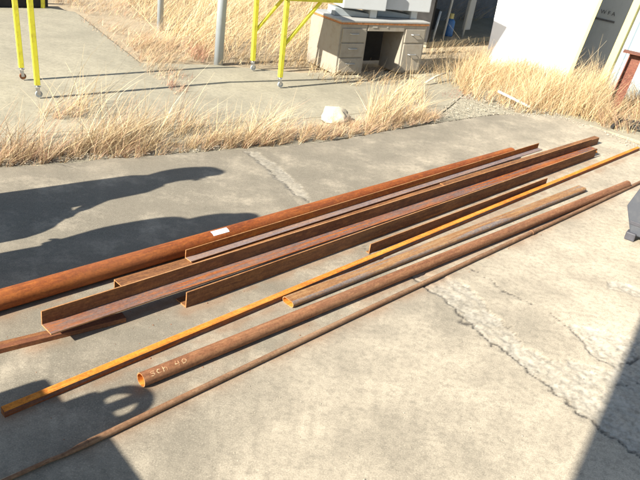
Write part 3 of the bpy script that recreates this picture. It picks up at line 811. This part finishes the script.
# open shed at the back, in shade
S0 = G(437, 44); S1 = G(520, 36)
sdv = (S1 - S0).normalized(); snv = Vector((-sdv.y, sdv.x, 0)); Lsh = (S1 - S0).length + 1.8
sh = empty('open_shed', S0); tag(sh, 'dark open fronted shed in shade between the desk and white hopper', 'shed')
bm = bmesh.new(); box(bm, (0, 0, -.08), (1, 1, 0)); bm.free()
def shed_box(name, x0, x1, y0, y1, z0, z1, mat, par=sh):
    bm = bmesh.new(); m4 = Matrix((sdv, snv, Vector((0, 0, 1)))).transposed().to_4x4(); box(bm, (x0, y0, z0), (x1, y1, z1), m4)
    return bm_obj(name, bm, mat, par)
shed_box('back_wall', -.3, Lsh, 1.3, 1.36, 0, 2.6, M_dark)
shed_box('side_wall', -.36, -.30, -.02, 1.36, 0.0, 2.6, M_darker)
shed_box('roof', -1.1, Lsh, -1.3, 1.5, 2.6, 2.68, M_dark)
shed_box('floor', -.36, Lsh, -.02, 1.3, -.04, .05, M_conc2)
for x, ln in ((.30, .16), (.95, .12)):
    bm = bmesh.new(); tube(bm, [sdv * x + snv * .1 + Vector((0, 0, .05)), sdv * (x + ln) + snv * .1 + Vector((0, 0, 2.6))], .022, 12); bm_obj('prop', bm, M_galv, sh, smooth=True)
for x in (-.1,):
    bm = bmesh.new(); tube(bm, [sdv * x + snv * .05 + Vector((0, 0, .05)), sdv * (x + .07) + snv * .05 + Vector((0, 0, .55))], .022, 12); bm_obj('prop', bm, M_galv, sh, smooth=True)
def on_hopper(x, y):
    d = (x - 320) / F_PX * RT + (y - 240) / F_PX * DN + fwd; C0 = Vector((0, 0, CAM_H)); h0 = G(485, 61)
    return C0 + d * ((h0 - C0).dot(nb) / d.dot(nb))
aw = []  # sheet added to shade the hopper's left side, traced back along the sun
for q in ((478, -10), (489, 19), (507, 28), (486, 62)):
    p_ = on_hopper(*q); aw.append(p_ + tosun * ((2.15 - p_.z) / tosun.z) - S0)
bm = bmesh.new()
lo_ = [bm.verts.new(v) for v in aw]; hi_ = [bm.verts.new(v + Vector((0, 0, .02))) for v in aw]
bm.faces.new(lo_); bm.faces.new(hi_[::-1])
for i in range(4): bm.faces.new((lo_[i], hi_[i], hi_[(i + 1) % 4], lo_[(i + 1) % 4]))
bm_obj('added_shade_sheet', bm, M_dark, sh)
wf = shed_box('window', 1.10, 1.34, .2, .23, .15, 1.0, M_lightgrey)
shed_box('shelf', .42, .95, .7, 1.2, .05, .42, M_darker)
# blue canister with a yellow cap
cpos = G(452, 40, 0) 
bc = empty('blue_canister', cpos + snv * .12 + Vector((0, 0, .05))); tag(bc, 'blue canister with a pale yellow cap inside the dark shed', 'canister')
bm = bmesh.new(); tube(bm, [Vector((0, 0, 0)), Vector((0, 0, .02)), Vector((0, 0, .26)), Vector((0, 0, .31))], [.085, .09, .09, .05], 20); bm_obj('body', bm, M_blue, bc, smooth=True)
bm = bmesh.new(); tube(bm, [Vector((0, 0, .31)), Vector((0, 0, .40))], .045, 16); bm_obj('cap', bm, plain('pale_yellow_cap', (.5, .46, .2), .6), bc)

# ------------------------------------------------------------------ small things on the ground
def lump(name, p, sx, sy, sz, mat, label, cat, seed, rz=0):
    bm = bmesh.new(); bmesh.ops.create_icosphere(bm, subdivisions=3, radius=1)
    r = random.Random(seed); ph = [r.uniform(0, 6) for _ in range(6)]
    for v in bm.verts:
        c = v.co; k = 1 + (.13 * r.uniform(-1, 1) if name == 'stone' else 0) + .16 * math.sin(3 * c.x + ph[0]) * math.sin(2.5 * c.y + ph[1]) + .12 * math.sin(5 * c.z + ph[2] + 3 * c.x) + .05 * math.sin(9 * c.y + ph[3])
        v.co = Vector((c.x * sx * k, c.y * sy * k, max(c.z * sz * k, -.25 * sz)))
    o = bm_obj(name, bm, mat, smooth=True); o.location = p + Vector((0, 0, sz * .24)); o.rotation_euler = (0, 0, rz); tag(o, label, cat); return o
lump('stone', G(336, 121), .16, .12, .13, M_stone, 'rounded cream stone lying at the top of the grass strip', 'stone', 2)
lump('blue_tarp', G(588, 92), .13, .08, .06, M_bluecloth, 'crumpled blue tarp scrap at the foot of the cream post', 'tarp', 5)
lump('blue_tarp', G(605, 97), .09, .05, .035, M_bluecloth, 'smaller blue tarp scrap beside the red steel beam', 'tarp', 6)
a = G(498, 91, .14); b = G(530, 107, .02)
bm = bmesh.new(); beam(bm, a, b, .06, .022); o = bm_obj('board', bm, M_plank, bevel=.003); tag(o, 'narrow greyish white board sticking out of the golden grass', 'board')
a = G(425, 83, .02); b = G(446, 73, .10); bm = bmesh.new(); tube(bm, [a, a.lerp(b, .5) + Vector((0, 0, .02)), b], [.012, .016, .01], 8)
o = bm_obj('stick', bm, M_stone, smooth=True); tag(o, 'pale dry stick lying right of the desk', 'stick')
for i, (q0, q1, lab) in enumerate((((618, 119), (648, 124), 'upper dark steel plate scrap under the red beam'), ((626, 124), (652, 131), 'lower dark steel plate scrap at the right edge'))):
    a = G(*q0, .03); b = G(*q1, .05); bm = bmesh.new(); beam(bm, a, b, .10, .02); o = bm_obj('scrap_plate', bm, M_darker, bevel=.002); tag(o, lab, 'scrap', 'dark scrap plates by the slab edge')
a = G(560 + 52, 127, .01); b = G(618, 122, .05); bm = bmesh.new(); beam(bm, a, b, .04, .03); o = bm_obj('scrap_block', bm, M_darker, bevel=.002); tag(o, 'small dark steel block on the edge of the slab', 'scrap')
a = G(596, 155, .012); b = G(588, 152, .02)
lump('scrap_shard', G(594, 152), .04, .03, .02, RUST['orange'], 'small orange rust shard at the right end of the upright angle', 'scrap', 9)

# grey case at the right edge
cp = G(624, 238); cs = empty('tool_case', cp, R(-32)); tag(cs, 'grey and black tool case on small feet, cut off by the right edge', 'tool case')
bm = bmesh.new()
prof = [(0.03, .05), (0.50, .05), (.50, .54), (.0, .54), (-.07, .27)]
A = [bm.verts.new((u, 0.0, v)) for u, v in prof]; B = [bm.verts.new((u, .30, v)) for u, v in prof]
bm.faces.new(A); bm.faces.new(B[::-1])
for i in range(5): bm.faces.new((A[i], B[i], B[(i + 1) % 5], A[(i + 1) % 5]))
bd = bm_obj('shell', bm, M_casegrey, cs, bevel=.012)
bm = bmesh.new(); box(bm, (-.004, -.006, .135), (.506, .306, .165)); bm_obj('seam_band', bm, M_caseblack, cs, bevel=.003)
for x in (.0, .42):
    bm = bmesh.new(); box(bm, (x, -.02, 0), (x + .08, .06, .07)); bm_obj('foot', bm, M_caseblack, cs, bevel=.01)
bm = bmesh.new(); box(bm, (.15, -.014, .10), (.22, .0, .21)); bm_obj('latch', bm, M_lightgrey, cs, bevel=.003)
bm = bmesh.new(); tube(bm, [Vector((.15, .15, .52)), Vector((.15, .15, .56)), Vector((.38, .15, .56)), Vector((.38, .15, .52))], .012, 10); bm_obj('handle', bm, M_caseblack, cs, smooth=True)

# ------------------------------------------------------------------ people just outside the picture, seen only by their shadows
M_skin = plain('skin', (.45, .26, .18), .5, .08); M_hair = plain('dark_hair', (.05, .035, .025), .8, .3)
def person(foot, yaw, pose, label, coat, trouser, build=1.0, coat_r=None):
    root = empty('person', foot, yaw)
    tag(root, label, 'person')
    J = {}; E = []
    def j(n, p, r, par=None):
        J[n] = (Vector(p), r)
        if par: E.append((par, n))
    sh = .19 * build; hp = .10 * build
    j('pelvis', (0, 0, .95), .15 * build)
    j('belly', (0, 0, 1.10), .145 * build, 'pelvis'); j('chest', (0, 0, 1.32), .165 * build, 'belly'); j('collar', (0, .0, 1.43), .10, 'chest')
    j('neck', (0, .01, 1.50), .055, 'collar'); j('jaw', (0, .03, 1.58), .07, 'neck'); j('skull', (0, .015, 1.66), .092, 'jaw'); j('crown', (0, 0, 1.73), .07, 'skull')
    for s, nm in ((-1, 'l'), (1, 'r')):
        ds = pose.get('stance', .12)
        j(nm + 'hip', (s * hp, 0, .90), .115 * build, 'pelvis'); j(nm + 'knee', (s * (hp + ds * .5), .02, .50), .068, nm + 'hip')
        j(nm + 'ankle', (s * (hp + ds), -.01, .10), .045, nm + 'knee'); j(nm + 'heel', (s * (hp + ds), -.03, .045), .04, nm + 'ankle'); j(nm + 'toe', (s * (hp + ds + .02), .17, .035), .032, nm + 'heel')
        j(nm + 'shoulder', (s * sh, 0, 1.41), .075, 'collar')
        el, ha = pose[nm]
        j(nm + 'elbow', (s * el[0], el[1], el[2]), .052, nm + 'shoulder'); j(nm + 'wrist', (s * ha[0], ha[1], ha[2]), .032, nm + 'elbow')
        d = (Vector((s * ha[0], ha[1], ha[2])) - Vector((s * el[0], el[1], el[2]))).normalized()
        wv = Vector((s * ha[0], ha[1], ha[2])); j(nm + 'palm', wv + d * .07, .036, nm + 'wrist')
        sdx = d.cross(Vector((0, 1, 0))); sdx = sdx.normalized() if sdx.length > .1 else Vector((1, 0, 0))
        for k in range(4):
            o0 = sdx * (k - 1.5) * .021; ln = (.06, .075, .07, .055)[k]
            j(nm + 'f%d' % k, wv + d * .105 + o0, .010, nm + 'palm'); j(nm + 'g%d' % k, wv + d * (.105 + ln * .6) + o0 + Vector((0, .012, 0)), .009, nm + 'f%d' % k); j(nm + 'h%d' % k, wv + d * (.105 + ln) + o0 + Vector((0, .03, 0)), .0075, nm + 'g%d' % k)
        j(nm + 't0', wv + d * .05 - sdx * .045, .012, nm + 'palm'); j(nm + 't1', wv + d * .09 - sdx * .06, .009, nm + 't0')
    names = list(J); me = bpy.data.meshes.new('body'); me.from_pydata([J[n][0] for n in names], [(names.index(a), names.index(b)) for a, b in E], [])
    tmp = bpy.data.objects.new('tmp_body', me); link(tmp)
    md = tmp.modifiers.new('s', 'SKIN'); 
    for i, n in enumerate(names):
        me.skin_vertices[0].data[i].radius = (J[n][1], J[n][1] * (.72 if n in ('pelvis', 'belly', 'chest') else 1))
        me.skin_vertices[0].data[i].use_root = (n == 'pelvis')
    sb = tmp.modifiers.new('u', 'SUBSURF'); sb.levels = 2; sb.render_levels = 2
    bpy.context.view_layer.update()
    m2_ = bpy.data.meshes.new_from_object(tmp.evaluated_get(bpy.context.evaluated_depsgraph_get()))
    bpy.data.objects.remove(tmp)
    for m in (coat, trouser, M_skin, M_rubber): m2_.materials.append(m)
    hands = [(J[n + 'palm'][0], .13) for n in 'lr']
    for f in m2_.polygons:
        c = f.center; k = 0 if c.z > .88 else 1
        if c.z < .09: k = 3
        if c.z > 1.49 and math.hypot(c.x, c.y) < .12: k = 2
        if any((c - h).length < r for h, r in hands): k = 2
        f.material_index = k; f.use_smooth = True
    link(bpy.data.objects.new('body', m2_), root)
    bm = bmesh.new(); bmesh.ops.create_icosphere(bm, subdivisions=3, radius=1)
    for v in bm.verts: v.co = Vector((v.co.x * .092, v.co.y * .105 - .012, v.co.z * .10 + 1.70 + max(0, v.co.y) * .05))
    bm_obj('hair', bm, M_hair, root, smooth=True)
    for s in (-1, 1):
        bm = bmesh.new(); bmesh.ops.create_icosphere(bm, subdivisions=2, radius=.012, matrix=Matrix.Translation((s * .032, .098, 1.655)))
        bm_obj('eye', bm, M_caseblack, root, smooth=True)
    if coat_r:  # coat and hood are shaped to fill out the cast shadow
        bm = bmesh.new(); n = 28; rings = []
        for z, k in ((1.40, .62), (1.30, .86), (1.1, .93), (.85, 1.0), (.62, 1.08), (.60, 1.0)):
            rings.append([bm.verts.new((coat_r[0] * k * math.cos(2 * math.pi * i / n), coat_r[1] * k * math.sin(2 * math.pi * i / n) * (1 + .04 * math.sin(5 * i)), z)) for i in range(n)])
        for a_, b_ in zip(rings, rings[1:]):
            for i in range(n): bm.faces.new((a_[i], a_[(i + 1) % n], b_[(i + 1) % n], b_[i]))
        bm_obj('coat', bm, coat, root, smooth=True)
        bm = bmesh.new(); bmesh.ops.create_icosphere(bm, subdivisions=3, radius=1)
        for v in bm.verts: v.co = Vector((v.co.x * .15, v.co.y * (.145 if v.co.y < 0 else .07) - .01, v.co.z * .21 + 1.57))
        bm_obj('hood', bm, coat, root, smooth=True)
    bm = bmesh.new(); v = [bm.verts.new(q) for q in ((-.014, .095, 1.60), (.014, .095, 1.60), (0, .10, 1.665), (0, .128, 1.612))]
    for f in ((0, 1, 3), (0, 3, 2), (1, 2, 3), (0, 2, 1)): bm.faces.new([v[i] for i in f])
    bm_obj('nose', bm, M_skin, root, smooth=True)
    return root
SA = Vector((-math.sin(SUN_AZ), -math.cos(SUN_AZ), 0)); KL = 1 / math.tan(SUN_EL)
def foot_for(px, py, h): return G(px, py) - SA * (h * KL)
M_coatA = plain('navy_jacket', (.05, .06, .10), .9); M_coatB = plain('olive_coat', (.12, .11, .07), .9); M_coatC = plain('brown_coat', (.16, .10, .06), .9); M_jean = plain('dark_jeans', (.05, .06, .09), .9)
arms_fwd = {'l': ((.23, .04, 1.12), (.17, .20, .92)), 'r': ((.23, .04, 1.12), (.17, .20, .92)), 'stance': .10}
arms_down = {'l': ((.23, -.02, 1.13), (.22, .08, .88)), 'r': ((.23, -.02, 1.13), (.22, .08, .88)), 'stance': .12}
face = -math.atan2(SA.x, SA.y)
rt = Vector((SA.y, -SA.x, 0))
T2 = G(215, 173); T3 = T2 - SA * .25 + rt * .78
f2 = T2 - SA * (1.76 * KL) - rt * .04
person(f2, face - R(90), arms_fwd, 'person in an olive coat with both forearms held forward', M_coatB, M_jean, 1.0, (.17, .20))
sk_ = lump('shadow_lump', f2 + rt * .24 + Vector((0, 0, .72)), .23, .22, .30, M_coatC, 'added unseen brown lump that widens the shadow of the olive coat person', 'shadow_lump', 21)  # unseen lump added to widen the cast shadow
sk_.rotation_euler = (R(90), 0, math.atan2(rt.y, rt.x))
sk_.location = f2 + rt * .22 + Vector((0, 0, .66))
person(T3 - SA * (1.76 * KL), face - R(10), arms_down, 'person in a brown coat standing with arms hanging down', M_coatC, M_jean, 1.0, (.2, .18))
# unseen box with a ring, added to cast the lower left shadow
gp = G(145, 395) - SA * (1.2 * KL + .1); gp.z = 0
ge = empty('added_shadow_caster', gp, math.atan2(rt.y, rt.x)); tag(ge, 'added unseen grey box on a skid with a ring on top, there for its shadow', 'shadow_caster')
bm = bmesh.new(); box(bm, (.16, -.5, .10), (.95, .12, 1.03)); bm_obj('hood', bm, M_greywall, ge, bevel=.01)
bm = bmesh.new(); box(bm, (-.34, -.5, .10), (.158, .12, .985)); bm_obj('shadow_block', bm, M_lightgrey, ge, bevel=.03)
bm = bmesh.new(); box(bm, (-.38, -.52, .0), (.97, .14, .10)); bm_obj('skid', bm, M_darker, ge)
bm = bmesh.new(); box(bm, (-.14, -.18, .985), (.13, .12, 1.085)); bm_obj('neck', bm, M_greywall, ge, bevel=.02)
bm = bmesh.new(); n = 24; rg = []
tube(bm, [Vector((.095 * math.cos(R(-50 + 280 * i / n)), .1, 1.115 + .085 * math.sin(R(-50 + 280 * i / n)))) for i in range(n + 1)], .026, 10)
bm_obj('shadow_ring', bm, M_steel, ge, smooth=True)
bm = bmesh.new(); tube(bm, [Vector((0, .1, .96)), Vector((0, .1, 1.185))], .032, 12); bm_obj('ring_stem', bm, M_steel, ge, smooth=True)

# unseen canopy added above the viewpoint so its edge shades the lower right corner
hC = 3.2; off = SA * (hC * KL)
e1 = G(570, 480) - off; e2 = G(640, 318) - off; dE = (e2 - e1).normalized(); nR = Vector((dE.y, -dE.x, 0))
A0 = e1 - dE * 2.4; B0 = e2 + dE * .8
cp_ = empty('added_canopy', (A0.x, A0.y, 0)); tag(cp_, 'added unseen grey roof on steel posts, shading the lower right corner', 'added_canopy')
o_ = Vector((A0.x, A0.y, 0)); bm = bmesh.new(); LL = (B0 - A0).length
m4 = Matrix((Vector((dE.x, dE.y, 0)), nR, Vector((0, 0, 1)))).transposed().to_4x4(); m4.translation = Vector((A0.x, A0.y, hC)) - o_
box(bm, (0, 0, 0), (LL, 3.4, .05), m4); bm_obj('roof', bm, M_greywall, cp_)
for x, y in ((.1, .1), (.1, 3.2), (LL - .1, 3.3)):
    bm = bmesh.new(); q = m4 @ Vector((x, y, 0)); tube(bm, [Vector((q.x, q.y, 0)), Vector((q.x, q.y, hC))], .04, 14); bm_obj('post', bm, M_galv, cp_, smooth=True)
